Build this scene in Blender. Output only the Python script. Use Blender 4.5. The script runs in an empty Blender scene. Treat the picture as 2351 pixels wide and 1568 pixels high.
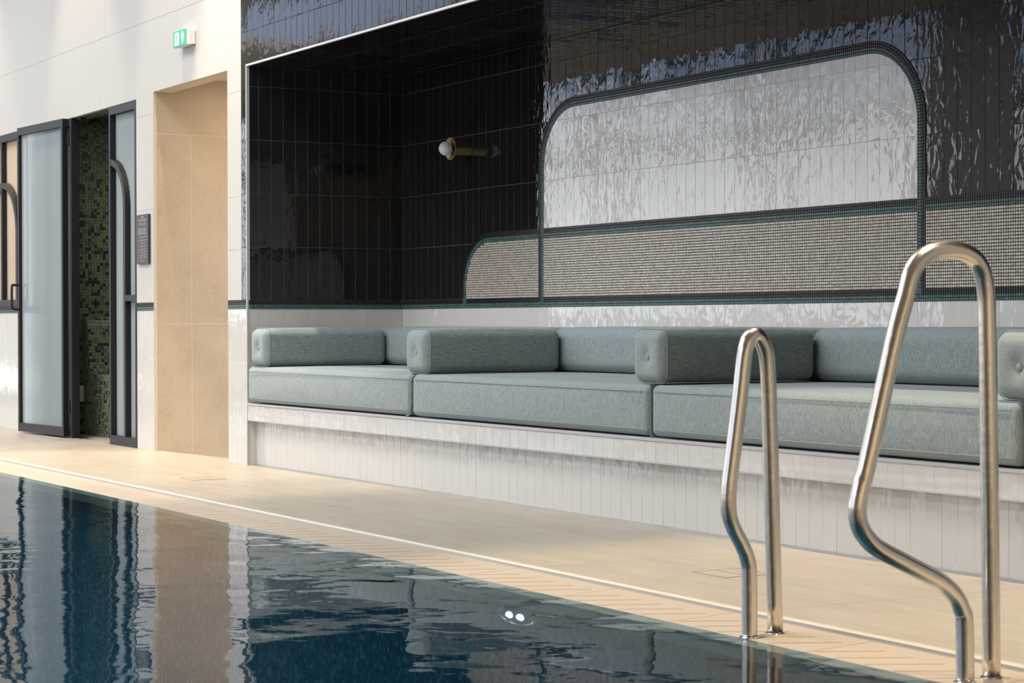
import bpy, bmesh, math, random
import numpy as np
from mathutils import Vector, Matrix
random.seed(7)
S = bpy.context.scene
COL = S.collection
PI = math.pi

# ------------------------------------------------------------------ camera
H, D = 0.7999, 4.41241
yaw, pitch, roll, F = 1.05441, -0.00913, -0.00215, 4720.4
fw = Vector((-math.sin(yaw)*math.cos(pitch), math.cos(yaw)*math.cos(pitch), math.sin(pitch)))
rt = fw.cross(Vector((0, 0, 1))).normalized(); up = rt.cross(fw)
cr, sr = math.cos(roll), math.sin(roll)
R_, U_ = cr*rt+sr*up, -sr*rt+cr*up
cam = bpy.data.cameras.new('camera'); camo = bpy.data.objects.new('camera', cam); COL.objects.link(camo)
camo.matrix_world = Matrix(((R_.x, U_.x, -fw.x, 0), (R_.y, U_.y, -fw.y, -D), (R_.z, U_.z, -fw.z, H), (0, 0, 0, 1)))
cam.sensor_width = 36; cam.lens = F/2351*36; cam.clip_end = 200
cam.dof.use_dof = True; cam.dof.focus_distance = 9.0; cam.dof.aperture_fstop = 10
S.camera = camo

# ------------------------------------------------------------------ world, lights, exposure
W = bpy.data.worlds.new('sky'); S.world = W; W.use_nodes = True
nt = W.node_tree; nt.nodes.clear()
tc = nt.nodes.new('ShaderNodeTexCoord'); sx = nt.nodes.new('ShaderNodeSeparateXYZ')
rp = nt.nodes.new('ShaderNodeValToRGB'); bg = nt.nodes.new('ShaderNodeBackground'); wo = nt.nodes.new('ShaderNodeOutputWorld')
mr = nt.nodes.new('ShaderNodeMapRange'); mr.inputs['From Min'].default_value = -1; mr.inputs['From Max'].default_value = 1
nt.links.new(tc.outputs['Generated'], sx.inputs[0]); nt.links.new(sx.outputs['Z'], mr.inputs['Value'])
nt.links.new(mr.outputs[0], rp.inputs[0]); nt.links.new(rp.outputs[0], bg.inputs[0]); nt.links.new(bg.outputs[0], wo.inputs[0])
cr_ = rp.color_ramp
cr_.elements[0].position = 0.0; cr_.elements[0].color = (.26, .24, .21, 1)
cr_.elements[1].position = 1.0; cr_.elements[1].color = (1.55, 1.56, 1.56, 1)
for p, c in ((.485, (.40, .38, .35, 1)), (.503, (.74, .76, .78, 1)), (.546, (.76, .80, .86, 1)), (.558, (.25, .31, .43, 1)), (.60, (.24, .30, .42, 1)), (.75, (1.40, 1.42, 1.44, 1))):
    e = cr_.elements.new(p); e.color = c
bg.inputs[1].default_value = 4.5

def link(o): COL.objects.link(o); return o
def area(name, loc, sx_, sy_, rot, power, col=(1, 1, 1), portal=False):
    l = bpy.data.lights.new(name, 'AREA'); l.shape = 'RECTANGLE'; l.size = sx_; l.size_y = sy_; l.energy = power; l.color = col
    if portal: l.cycles.is_portal = True
    o = link(bpy.data.objects.new(name, l)); o.location = loc; o.rotation_euler = rot; return o
# daylight portals in the window openings of the long opposite wall and of the far end wall
WIN_Y, END_X, CEIL = -10.0, -38.0, 4.9
for i in range(9):
    area('window_portal', (-36+4*i+.0, WIN_Y+.1, 2.7), 3.6, 3.8, (PI/2, 0, 0), 1, portal=True)
for i in range(3):
    area('rooflight_and_fill_portal', (-25+8*i, -2.85, CEIL-.05), 7.0, 2.3, (0, 0, 0), 1, portal=True)
    area('rooflight_and_fill_portal', (-25+8*i, -7.2, CEIL-.05), 7.0, 2.4, (0, 0, 0), 1, portal=True)  # second roof opening row, added for more diffuse light in the niche
def spot(x, y, e, size=70, blend=.45, col=(1.0, .83, .62), z=CEIL-.03, r=.035):
    l = bpy.data.lights.new('downlight_and_fill_beam', 'SPOT'); l.energy = e; l.spot_size = math.radians(size); l.spot_blend = blend; l.color = col
    l.shadow_soft_size = r
    o = link(bpy.data.objects.new('downlight_and_fill_beam', l)); o.location = (x, y, z); return o
DOWN = [(-16.2, -.50, 140), (-13.7, -.50, 230), (-11.70, -.30, 400), (-10.75, -.56, 680), (-4.35, -.56, 900), (-2.4, -.56, 300), (0.5, -.56, 200)]
for x, y, e in DOWN: spot(x, y, e, 50)
for y in (-1.2, -3.2, -5.2, -7.2): spot(4.4, y, 520, 110, .8)  # added fill spots without fittings, light the near wall for rail reflections
S.view_settings.view_transform = 'Standard'; S.view_settings.look = 'None'
S.view_settings.gamma = 1; S.view_settings.use_curve_mapping = False
S.view_settings.exposure = 0.1
S.cycles.use_denoising = True
S.cycles.sample_clamp_indirect = 6
S.cycles.max_bounces = 10; S.cycles.transparent_max_bounces = 12
S.cycles.caustics_reflective = False; S.cycles.caustics_refractive = False

# ------------------------------------------------------------------ material helpers
def mat(name, base=(.5, .5, .5), rough=.5, metal=0, spec=.5, emit=None, es=0):
    m = bpy.data.materials.new(name); m.use_nodes = True
    b = m.node_tree.nodes['Principled BSDF']
    b.inputs['Base Color'].default_value = (*base, 1); b.inputs['Roughness'].default_value = rough
    b.inputs['Metallic'].default_value = metal; b.inputs['Specular IOR Level'].default_value = spec
    if emit: b.inputs['Emission Color'].default_value = (*emit, 1); b.inputs['Emission Strength'].default_value = es
    return m
def N(m, t): return m.node_tree.nodes.new(t)
def L(m, a, b): m.node_tree.links.new(a, b)
def posmap(m, scale, rnd=False):
    g = N(m, 'ShaderNodeNewGeometry'); mp = N(m, 'ShaderNodeMapping'); mp.inputs['Scale'].default_value = scale
    L(m, g.outputs['Position'], mp.inputs['Vector'])
    if rnd:
        oi = N(m, 'ShaderNodeObjectInfo'); mu = N(m, 'ShaderNodeMath'); mu.operation = 'MULTIPLY'; mu.inputs[1].default_value = 37.0
        L(m, oi.outputs['Random'], mu.inputs[0]); va = N(m, 'ShaderNodeVectorMath'); va.operation = 'ADD'
        L(m, mp.outputs[0], va.inputs[0]); L(m, mu.outputs[0], va.inputs[1]); return va.outputs[0]
    return mp.outputs[0]
def noise(m, vec, scale=1, detail=2, rough=.5, dist=0):
    n = N(m, 'ShaderNodeTexNoise'); n.inputs['Scale'].default_value = scale; n.inputs['Detail'].default_value = detail
    n.inputs['Roughness'].default_value = rough; n.inputs['Distortion'].default_value = dist; L(m, vec, n.inputs['Vector']); return n.outputs['Fac']
def bump(m, h, strength, dist, prev=None):
    b = N(m, 'ShaderNodeBump'); b.inputs['Strength'].default_value = strength; b.inputs['Distance'].default_value = dist
    L(m, h, b.inputs['Height'])
    if prev is not None: L(m, prev, b.inputs['Normal'])
    return b.outputs[0]
def setn(m, n): L(m, n, m.node_tree.nodes['Principled BSDF'].inputs['Normal'])
def ramp(m, fac, stops, sock='Base Color'):
    r = N(m, 'ShaderNodeValToRGB'); L(m, fac, r.inputs[0]); el = r.color_ramp.elements
    el[0].position = stops[0][0]; el[0].color = (*stops[0][1], 1); el[1].position = stops[-1][0]; el[1].color = (*stops[-1][1], 1)
    for p, c in stops[1:-1]:
        e = el.new(p); e.color = (*c, 1)
    if sock: L(m, r.outputs[0], m.node_tree.nodes['Principled BSDF'].inputs[sock])
    return r.outputs[0]

def glazed(name, base, rough, amp):
    m = mat(name, base, rough)
    v1 = posmap(m, (19, 19, 12), True); v2 = posmap(m, (75, 75, 45), True)
    n = bump(m, noise(m, v1, 1, 1.5, .5, .6), 1, amp)
    n = bump(m, noise(m, v2, 1, 2, .5, .3), 1, amp*.14, n); setn(m, n)
    return m
M_black = glazed('black_glaze', (.011, .011, .012), .03, .0010)
M_white = glazed('white_glaze', (.575, .565, .54), .03, .0012)
M_grey_tr = mat('grey_trim', (.42, .43, .45), .5)
M_grout_d = mat('dark_grout', (.085, .083, .082), .9)
M_grout_l = mat('light_grout', (.60, .58, .55), .9)
M_panel = mat('white_panel', (.52, .50, .47), .55)
M_plaster = mat('plaster', (.74, .71, .66), .8)
M_m_black = mat('mosaic_black', (.013, .013, .015), .22, spec=.28)
M_m_green = mat('mosaic_green', (.055, .16, .135), .2, spec=.3)
M_m_taupe = mat('mosaic_taupe', (.47, .40, .325), .22)
v = posmap(M_m_taupe, (80, 80, 80)); ramp(M_m_taupe, noise(M_m_taupe, v, 1, 0), [(.3, (.50, .42, .33)), (.5, (.60, .53, .45)), (.7, (.68, .63, .55))])
v = posmap(M_m_green, (80, 80, 80)); ramp(M_m_green, noise(M_m_green, v, 1, 0), [(.3, (.040, .105, .095)), (.7, (.085, .175, .155))])
M_metal_b = mat('black_metal', (.006, .006, .008), .5, .0)
M_steel = mat('brushed_steel', (.76, .72, .66), .24, 1)
v = posmap(M_steel, (30, 30, 30)); setn(M_steel, bump(M_steel, noise(M_steel, v, 1, 2), .4, .002))
M_chrome = mat('chrome', (.75, .75, .75), .08, 1)
M_brass = mat('aged_brass', (.62, .48, .24), .38, 1)
M_opal = mat('opal_glass', (.80, .80, .80), .35)
M_dark = mat('screw_dark', (.02, .02, .02), .8)  # dark tone of the door leaf screws

def stone(name, c0, c1, c2, sc=55):
    m = mat(name, c1, .42); v = posmap(m, (sc, sc, sc))
    f = noise(m, v, 1, 6, .65); f2 = noise(m, posmap(m, (5, 5, 5)), 1, 3)
    mx = N(m, 'ShaderNodeMath'); mx.operation = 'MULTIPLY_ADD'; mx.inputs[1].default_value = .7
    sc2 = N(m, 'ShaderNodeMath'); sc2.operation = 'MULTIPLY'; sc2.inputs[1].default_value = .3
    L(m, f2, sc2.inputs[0]); L(m, f, mx.inputs[0]); L(m, sc2.outputs[0], mx.inputs[2])
    ramp(m, mx.outputs[0], [(.36, c0), (.5, c1), (.66, c2)])
    setn(m, bump(m, f, .25, .0006)); return m
M_stone = stone('beige_stone', (.335, .262, .185), (.41, .33, .242), (.45, .37, .28), 170)
M_floor = mat('floor_stone', (.60, .49, .36), .40)
v = posmap(M_floor, (3, 11, 3)); ramp(M_floor, noise(M_floor, v, 1, 6, .6), [(.3, (.355, .305, .235)), (.5, (.405, .35, .272)), (.72, (.45, .39, .31))])
setn(M_floor, bump(M_floor, noise(M_floor, posmap(M_floor, (90, 90, 90)), 1, 3), .3, .0005))
M_coping = mat('coping_stone', (.485, .40, .31), .42)
M_groove = mat('groove_shade_frame_brown', (.27, .20, .14), .8)  # groove shade put into the colour; same brown for the cover frames

def fabric(name, axis):
    m = mat(name, (.25, .33, .33), .92, spec=.2)
    sc = {'x': (60, 60, 520), 'y': (520, 30, 520), 'z': (520, 520, 40)}[axis]
    v = posmap(m, sc); f = noise(m, v, 1, 2, .6)
    f2 = noise(m, posmap(m, (420, 420, 420)), 1, 2)
    ad = N(m, 'ShaderNodeMath'); ad.operation = 'ADD'; L(m, f, ad.inputs[0]); L(m, f2, ad.inputs[1])
    hf = N(m, 'ShaderNodeMath'); hf.operation = 'MULTIPLY'; hf.inputs[1].default_value = .5; L(m, ad.outputs[0], hf.inputs[0])
    ramp(m, hf.outputs[0], [(.36, (.118, .155, .163)), (.5, (.230, .280, .285)), (.64, (.385, .425, .41))])
    n = bump(m, hf.outputs[0], .6, .0012); n = bump(m, noise(m, posmap(m, (6, 6, 6)), 1, 2), .5, .006, n); setn(m, n)
    m.node_tree.nodes['Principled BSDF'].inputs['Sheen Weight'].default_value = .25
    return m
M_fab_z = fabric('heather_fabric_vertical', 'z'); M_fab_y = fabric('heather_fabric_lengthwise', 'y')
M_seam = mat('seam_fabric', (.27, .32, .315), .9)

def fluted(name, tint, trans):
    m = mat(name, tint, .14)
    nt = m.node_tree; out = nt.nodes['Material Output']; p = nt.nodes['Principled BSDF']
    tr = N(m, 'ShaderNodeBsdfTranslucent'); tr.inputs['Color'].default_value = (*tint, 1)
    tp = N(m, 'ShaderNodeBsdfRefraction'); tp.inputs['Color'].default_value = (.93, .97, 1.0, 1); tp.inputs['IOR'].default_value = 1.03; tp.inputs['Roughness'].default_value = .45
    m1 = N(m, 'ShaderNodeMixShader'); m1.inputs[0].default_value = .72; L(m, tr.outputs[0], m1.inputs[1]); L(m, tp.outputs[0], m1.inputs[2])
    m2 = N(m, 'ShaderNodeMixShader'); m2.inputs[0].default_value = trans; L(m, p.outputs[0], m2.inputs[1]); L(m, m1.outputs[0], m2.inputs[2])
    L(m, m2.outputs[0], out.inputs['Surface']); return m
M_flute = fluted('fluted_glass', (.64, .71, .75), .58)
M_flute_shade = fluted('fluted_glass_rib_shade', (.46, .53, .57), .5)  # darker tint on flute edges paints in the rib shading
M_flute_w = fluted('fluted_glass_warm', (.62, .55, .45), .55)

# water: reflection by Fresnel over a clear, slightly blue body
M_water = bpy.data.materials.new('pool_water'); M_water.use_nodes = True; m = M_water; m.node_tree.nodes.clear()
out = N(m, 'ShaderNodeOutputMaterial'); mix = N(m, 'ShaderNodeMixShader'); fr = N(m, 'ShaderNodeFresnel'); fr.inputs[0].default_value = 1.33
gl = N(m, 'ShaderNodeBsdfGlossy'); gl.inputs['Roughness'].default_value = .0; tp = N(m, 'ShaderNodeBsdfTransparent'); tp.inputs[0].default_value = (.50, .68, .76, 1)
n1 = noise(m, posmap(m, (2.2, 2.2, 1)), 1, 2, .45, .5); n2 = noise(m, posmap(m, (9, 9, 1)), 1, 2, .5, .4)
b1 = bump(m, n1, 1, .0060); b2 = bump(m, n2, 1, .0007, b1)
for nd in (gl, fr): L(m, b2, nd.inputs['Normal'])
L(m, fr.outputs[0], mix.inputs[0]); L(m, tp.outputs[0], mix.inputs[1]); L(m, gl.outputs[0], mix.inputs[2]); L(m, mix.outputs[0], out.inputs[0])

M_basin = mat('navy_pool_mosaic', (.01, .05, .09), .25)
br = N(M_basin, 'ShaderNodeTexVoronoi'); br.feature = 'F1'; br.distance = 'CHEBYCHEV'; br.inputs['Scale'].default_value = 60; br.inputs['Randomness'].default_value = 0
g = N(M_basin, 'ShaderNodeNewGeometry'); L(M_basin, g.outputs['Position'], br.inputs['Vector'])
wn = N(M_basin, 'ShaderNodeTexWhiteNoise'); L(M_basin, br.outputs['Position'], wn.inputs[0])
ramp(M_basin, wn.outputs['Value'], [(0, (.025, .09, .14)), (.5, (.045, .15, .215)), (.85, (.06, .20, .25)), (1, (.16, .36, .34))])

M_sgreen = [mat('steam_mosaic_olive', (.17, .205, .10), .5), mat('steam_mosaic_teal', (.075, .115, .092), .45), mat('steam_mosaic_black', (.010, .014, .012), .4)]
M_sgrout = mat('steam_grout', (.12, .17, .13), .8)
M_sign_g = mat('sign_green', (.02, .30, .18), .3, emit=(.05, .45, .28), es=.55)
M_sign_w = mat('sign_white', (.9, .9, .9), .3, emit=(.95, 1, .97), es=.75)
M_sign_h = mat('sign_housing', (.80, .79, .77), .5)
M_plaque = mat('plaque_black', (.028, .030, .036), .4)
M_print = mat('printed_white', (.26, .26, .25), .6)
M_gold = mat('printed_gold', (.42, .34, .22), .5)
M_lamp_on = mat('downlight_lens', (1, 1, 1), .3, emit=(1, .82, .6), es=8)

# ------------------------------------------------------------------ mesh helpers
def mesh_obj(name, verts, faces, mats, parent=None, mi=None, smooth=False):
    me = bpy.data.meshes.new(name); me.from_pydata([tuple(v) for v in verts], [], faces)
    for mm in (mats if isinstance(mats, (list, tuple)) else [mats]): me.materials.append(mm)
    if mi is not None: me.polygons.foreach_set('material_index', mi)
    if smooth: me.polygons.foreach_set('use_smooth', [True]*len(me.polygons))
    me.update()
    o = link(bpy.data.objects.new(name, me))
    if parent is not None: o.parent = parent
    return o
BF = [(0, 1, 2, 3), (7, 6, 5, 4), (0, 4, 5, 1), (1, 5, 6, 2), (2, 6, 7, 3), (3, 7, 4, 0)]
class MB:
    def __init__(s): s.v = []; s.f = []; s.m = []
    def box(s, x0, x1, y0, y1, z0, z1, mi=0):
        b = len(s.v)
        s.v += [(x0, y0, z0), (x0, y1, z0), (x1, y1, z0), (x1, y0, z0), (x0, y0, z1), (x0, y1, z1), (x1, y1, z1), (x1, y0, z1)]
        s.f += [tuple(b+i for i in q) for q in BF]; s.m += [mi]*6; return s
    def bevbox(s, x0, x1, y0, y1, z0, z1, r, mi=0):
        bm = bmesh.new(); bmesh.ops.create_cube(bm, size=1)
        bmesh.ops.scale(bm, vec=(x1-x0, y1-y0, z1-z0), verts=bm.verts); bmesh.ops.translate(bm, vec=((x0+x1)/2, (y0+y1)/2, (z0+z1)/2), verts=bm.verts)
        bmesh.ops.bevel(bm, geom=bm.edges[:], offset=r, segments=2, affect='EDGES', profile=.5)
        s.bm(bm, mi); return s
    def bm(s, bm, mi=0):
        b = len(s.v); bm.verts.ensure_lookup_table(); s.v += [tuple(v.co) for v in bm.verts]
        for f in bm.faces: s.f.append(tuple(b+v.index for v in f.verts)); s.m.append(mi)
        bm.free()
    def prism(s, poly, a0, a1, axis='y', mi=0):
        # poly: list of 2d points in the plane perpendicular to axis
        def P(p, a): return {'y': (p[0], a, p[1]), 'x': (a, p[0], p[1]), 'z': (p[0], p[1], a)}[axis]
        n = len(poly); b = len(s.v); s.v += [P(p, a0) for p in poly]+[P(p, a1) for p in poly]
        s.f += [tuple(b+i for i in range(n)), tuple(b+n+i for i in reversed(range(n)))]
        s.f += [(b+i, b+n+i, b+n+(i+1) % n, b+(i+1) % n) for i in range(n)]; s.m += [mi]*(n+2); return s
    def ring(s, outer, inner, a0, a1, axis='y', mi=0, closed=False):
        def P(p, a): return {'y': (p[0], a, p[1]), 'x': (a, p[0], p[1]), 'z': (p[0], p[1], a)}[axis]
        n = len(outer); b = len(s.v)
        s.v += [P(p, a0) for p in outer]+[P(p, a0) for p in inner]+[P(p, a1) for p in outer]+[P(p, a1) for p in inner]
        rng = range(n if closed else n-1)
        for i in rng:
            j = (i+1) % n
            s.f += [(b+i, b+j, b+n+j, b+n+i), (b+2*n+i, b+3*n+i, b+3*n+j, b+2*n+j), (b+i, b+2*n+i, b+2*n+j, b+j), (b+n+i, b+n+j, b+3*n+j, b+3*n+i)]; s.m += [mi]*4
        if not closed:
            for i in (0, n-1): s.f.append((b+i, b+n+i, b+3*n+i, b+2*n+i)); s.m.append(mi)
        return s
    def cyl(s, c, axis, r0, r1, h, n=24, mi=0):
        ax = Vector(axis).normalized(); q = ax.to_track_quat('Z', 'Y'); c = Vector(c); b = len(s.v)
        for k, r in ((0, r0), (h, r1)):
            for i in range(n):
                s.v.append(tuple(c+q @ Vector((r*math.cos(2*PI*i/n), r*math.sin(2*PI*i/n), k))))
        s.f += [tuple(b+i for i in reversed(range(n))), tuple(b+n+i for i in range(n))]
        s.f += [(b+i, b+(i+1) % n, b+n+(i+1) % n, b+n+i) for i in range(n)]; s.m += [mi]*(n+2); return s
    def lathe(s, c, axis, prof, n=32, mi=0):
        ax = Vector(axis).normalized(); q = ax.to_track_quat('Z', 'Y'); c = Vector(c); b = len(s.v)
        for r, h in prof:
            for i in range(n): s.v.append(tuple(c+q @ Vector((max(r, 1e-5)*math.cos(2*PI*i/n), max(r, 1e-5)*math.sin(2*PI*i/n), h))))
        for k in range(len(prof)-1):
            for i in range(n):
                j = (i+1) % n; s.f.append((b+k*n+i, b+k*n+j, b+(k+1)*n+j, b+(k+1)*n+i)); s.m.append(mi)
        return s
    def tube(s, pts, r, n=12, mi=0, closed=False):
        pts = [Vector(p) for p in pts]; N_ = len(pts); b = len(s.v)
        t0 = (pts[1]-pts[0]).normalized(); ref = t0.orthogonal().normalized()
        for i, p in enumerate(pts):
            if closed: t = (pts[(i+1) % N_]-pts[i-1]).normalized()
            else: t = (pts[min(i+1, N_-1)]-pts[max(i-1, 0)]).normalized()
            ref = (ref-t*ref.dot(t)).normalized(); bi = t.cross(ref)
            for k in range(n): s.v.append(tuple(p+ref*r*math.cos(2*PI*k/n)+bi*r*math.sin(2*PI*k/n)))
        for i in range(N_ if closed else N_-1):
            j = (i+1) % N_
            for k in range(n):
                l = (k+1) % n; s.f.append((b+i*n+k, b+i*n+l, b+j*n+l, b+j*n+k)); s.m.append(mi)
        if not closed:
            s.f += [tuple(b+k for k in reversed(range(n))), tuple(b+(N_-1)*n+k for k in range(n))]; s.m += [mi]*2
        return s
    def build(s, name, mats, parent=None, smooth=False, loc=None):
        if loc is not None: s.v = [(a-loc[0], b-loc[1], c-loc[2]) for a, b, c in s.v]
        o = mesh_obj(name, s.v, s.f, mats, parent, s.m, smooth)
        if loc is not None: o.location = loc
        if smooth:
            try:
                with bpy.context.temp_override(object=o, active_object=o, selected_objects=[o], selected_editable_objects=[o]):
                    bpy.ops.object.shade_smooth_by_angle(angle=math.radians(40))
            except Exception: pass
        return o
def empty(name, loc=(0, 0, 0)):
    o = link(bpy.data.objects.new(name, None)); o.location = loc; o.empty_display_size = .05; return o
def tag(o, label=None, cat=None, group=None, kind=None):
    if label: o['label'] = label
    if cat: o['category'] = cat
    if group: o['group'] = group
    if kind: o['kind'] = kind
    return o
def struct(o, label=None): return tag(o, label, kind='structure')
def child(o, parent):           # keeps world placement when the parent stands at its own base
    o.parent = parent; o.location = Vector(o.location)-parent.location; return o
def catmull(pts, k=5):
    P = [Vector(p) for p in pts]; P = [P[0]*2-P[1]]+P+[P[-1]*2-P[-2]]; out = []
    for i in range(1, len(P)-2):
        for s_ in range(k):
            t = s_/k; a, b, c, d = P[i-1:i+3]
            out.append(.5*((2*b)+(c-a)*t+(2*a-5*b+4*c-d)*t*t+(3*b-a-3*c+d)*t**3))
    out.append(P[-2]); return out

# ------------------------------------------------------------------ tiles
_tm = {}
M_edge_d = mat('black_glaze_edge', (.045, .045, .047), .6, spec=.2); M_edge_l = mat('white_glaze_edge', (.60, .58, .55), .5, spec=.3)
def tile_mesh(w, h, t, m, bev=.0010, g=.0026):
    if m is M_white: g = .0015
    key = (round(w, 4), round(h, 4), m.name)
    if key in _tm: return _tm[key]
    a, b = (w-g)/2, (h-g)/2; v = []
    for (x, z, y) in ((a, b, 0), (a, b, -(t-bev*.7)), (a-bev, b-bev, -t)):
        v += [(-x, y, -z), (x, y, -z), (x, y, z), (-x, y, z)]
    f = [(8, 9, 10, 11)]
    for k in (0, 4): f += [(k+i, k+(i+1) % 4, k+4+(i+1) % 4, k+4+i) for i in range(4)]
    me = bpy.data.meshes.new('tile'); me.from_pydata(v, [], f); me.materials.append(m); me.materials.append(M_edge_d if m is M_black else M_edge_l); me.polygons.foreach_set('material_index', [0]+[1]*8); me.update(); _tm[key] = me; return me
def T3(o_, ux, uz, uy):         # frame: local x, local z, local y(into the wall)
    return Matrix(((ux[0], uy[0], uz[0], o_[0]), (ux[1], uy[1], uz[1], o_[1]), (ux[2], uy[2], uz[2], o_[2]), (0, 0, 0, 1)))
ROT_BACK = ((1, 0, 0), (0, 0, 1), (0, 1, 0))
ROT_SIDE = ((0, 1, 0), (0, 0, 1), (-1, 0, 0))      # faces +X
ROT_SOFF = ((1, 0, 0), (0, -1, 0), (0, 0, 1))      # faces -Z
def put_tile(name, parent, c, w, h, m, rot=ROT_BACK, t=.008, tilt=.005):
    o = bpy.data.objects.new(name, tile_mesh(w, h, t, m)); COL.objects.link(o)
    base = T3(c, *rot); q = Matrix.Rotation(random.gauss(0, tilt), 4, 'Z') @ Matrix.Rotation(random.gauss(0, tilt*.5), 4, 'X')
    o.parent = parent; o.matrix_basis = base @ q
    return o
class TileStuff:
    def __init__(s, m): s.v = []; s.f = []; s.mm = m; s.mi = []
    def add(s, c, w, h, rot=ROT_BACK, t=.008):
        me = tile_mesh(w, h, t, s.mm); M_ = T3(c, *rot) @ Matrix.Rotation(random.gauss(0, .0035), 4, 'Z'); b = len(s.v)
        s.v += [tuple(M_ @ v.co) for v in me.vertices]; s.f += [tuple(b+i for i in p.vertices) for p in me.polygons]; s.mi += [p.material_index for p in me.polygons]
    def build(s, name, parent):
        o = mesh_obj(name, s.v, s.f, [s.mm, M_edge_d if s.mm is M_black else M_edge_l], parent, s.mi); o['kind'] = 'stuff'; return o

# ------------------------------------------------------------------ measures (metres)
NB = .9716                      # niche back wall face
NX = -10.78                     # niche left wall face
NE = -2.6                       # niche right end
ZS, ZB1, ZB2, ZB3 = 2.2437, .8803, .9313, 1.2863
RW, RH = .07643, .30
ZR = [ZB2+RH*i for i in range(12)]
J0 = -10.757
ZF0, ZF1, ZPL = .2526, .3400, .3516
PX0, PX1, ZPH = -12.31, -11.075, 2.2495      # passage
DX0, DX1, ZDH = -14.60, -12.637, 2.233       # door group
WX0, WX1, ZW0, ZW1 = -16.45, -15.02, .945, 2.25   # left window
YC0, YW = -1.078, -1.303                      # coping start, water edge

# ------------------------------------------------------------------ room shell
b = MB(); y0, y1 = .012, .25
b.box(END_X, WX0, .0035, y0, ZB2, CEIL); b.box(WX1, DX0, .0035, y0, ZB2, CEIL); b.box(DX0, -10.87, .0035, y0, 2.26, CEIL); b.box(DX1, PX0-.001, .0035, y0, ZB2, 2.26); b.box(PX1+.001, -10.87, .0035, y0, ZB2, 2.26); b.box(WX0, WX1, .0035, y0, ZW1+.01, CEIL)
b.box(NX, NE, y0, y1, ZS+.012, CEIL)
b.box(PX1, NX-.010, y0, 1.12, 0, CEIL)
b.box(PX0, PX1, y0, .12, ZPH+.003, CEIL)
b.box(DX1, PX0-.012, y0, .26, 0, CEIL)
b.box(DX0, DX1, y0, .13, ZDH, CEIL)
b.box(WX1, DX0, y0, .2, 0, CEIL)
b.box(WX0, WX1, y0, .2, 0, ZW0); b.box(WX0, WX1, y0, .2, ZW1, CEIL)
b.box(END_X, WX0, y0, .2, 0, CEIL)
b.box(NE+.012, 6, y0, .25, 0, CEIL)
wall_front = struct(b.build('wall_front', M_plaster), 'long pool-side wall with white panels and tiled dado')
b = MB(); b.box(NX-.01, NE+.02, NB+.0018, NB+.15, ZB1, ZS+.2); b.box(NX-.01, NE+.02, NB+.008, NB+.15, .2, ZB1)
wall_back = struct(b.build('wall_back', M_grout_d), 'rear wall of the seating niche clad in black, white and mosaic tiles')
b = MB(); b.box(NX-.010, NX-.0018, .012, NB+.0018, ZB1, ZS+.0018, 0); b.box(NX-.010, NX-.0018, .012, NB+.0018, 0, ZB1, 1)
wall_left = struct(b.build('wall_left', [M_grout_d, M_grout_l]), 'left side wall of the seating niche')
b = MB(); b.box(NE, NE+.15, .012, NB+.008, 0, ZB1, 0); b.box(NE, NE+.15, .012, NB+.008, ZB1, ZS, 1)
wall_right = struct(b.build('wall_right', [M_plaster, M_black]), 'right side wall of the seating niche')
b = MB(); b.box(NX, NE, y1, NB+.0018, ZS+.0018, ZS+.15); b.box(NX, NE, .012, y1, ZS+.0018, ZS+.012)
ceil_n = struct(b.build('ceiling', M_grout_d), 'black tiled soffit of the niche')
b = MB(); b.box(END_X, 6, WIN_Y-.2, -8.4, CEIL, CEIL+.15); b.box(END_X, 6, -6.0, -4.0, CEIL, CEIL+.15); b.box(END_X, 6, -1.7, .25, CEIL, CEIL+.15)
for xa, xb in ((END_X, -28.5), (-21.5, -20.5), (-13.5, -12.5), (-5.5, 6)): b.box(xa, xb, -4.0, -1.7, CEIL, CEIL+.15); b.box(xa, xb, -8.4, -6.0, CEIL, CEIL+.15)  # strip nearer the windows opened for the added fill daylight
ceil_r = struct(b.build('ceiling', mat('ceiling_plaster', (.46, .43, .40), .85)), 'high pool hall ceiling')
# opposite wall and end wall with tall windows
b = MB(); b.box(END_X, 6, WIN_Y-.25, WIN_Y, 0, .8); b.box(END_X, 6, WIN_Y-.25, WIN_Y, 4.6, CEIL); b.box(-2.0, 6, WIN_Y-.25, WIN_Y, .8, 4.6)
for i in range(10): hw = .2 if i < 5 else .9; b.box(-38+4*i-hw, -38+4*i+hw, WIN_Y-.25, WIN_Y, .8, 4.6)
struct(b.build('wall_opposite', mat('far_plaster', (.42, .40, .37), .8)), 'opposite wall of tall windows')
b = MB(); b.box(END_X-.25, END_X, WIN_Y-.25, .25, 0, CEIL)
struct(b.build('wall_end', M_plaster), 'far end wall of the pool hall')
b = MB(); b.box(6, 6.2, WIN_Y-.25, .25, 0, CEIL)
struct(b.build('wall_near', mat('warm_plaster', (.78, .68, .55), .8)), 'near end wall')
k = 3
for wy in range(9):
    x0, x1 = -38+4*wy+(.2 if wy < 5 else .9), -34+4*wy-(.2 if wy < 4 else .9); b = MB(); z0, z1 = .8, 4.6
    b.box(x0, x0+.06, WIN_Y-.16, WIN_Y-.08, z0, z1); b.box(x1-.06, x1, WIN_Y-.16, WIN_Y-.08, z0, z1)
    b.box(x0+.06, x1-.06, WIN_Y-.16, WIN_Y-.08, z0, z0+.06); b.box(x0+.06, x1-.06, WIN_Y-.16, WIN_Y-.08, z1-.06, z1)
    b.box((x0+x1)/2-.03, (x0+x1)/2+.03, WIN_Y-.16, WIN_Y-.08, z0+.06, z1-.06)
    b.box(x0+.06, x1-.06, WIN_Y-.155, WIN_Y-.085, 3.30, 3.40)
    struct(b.build('window_%d' % (k+1+wy), M_metal_b), 'tall black framed window of the opposite wall')

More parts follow.
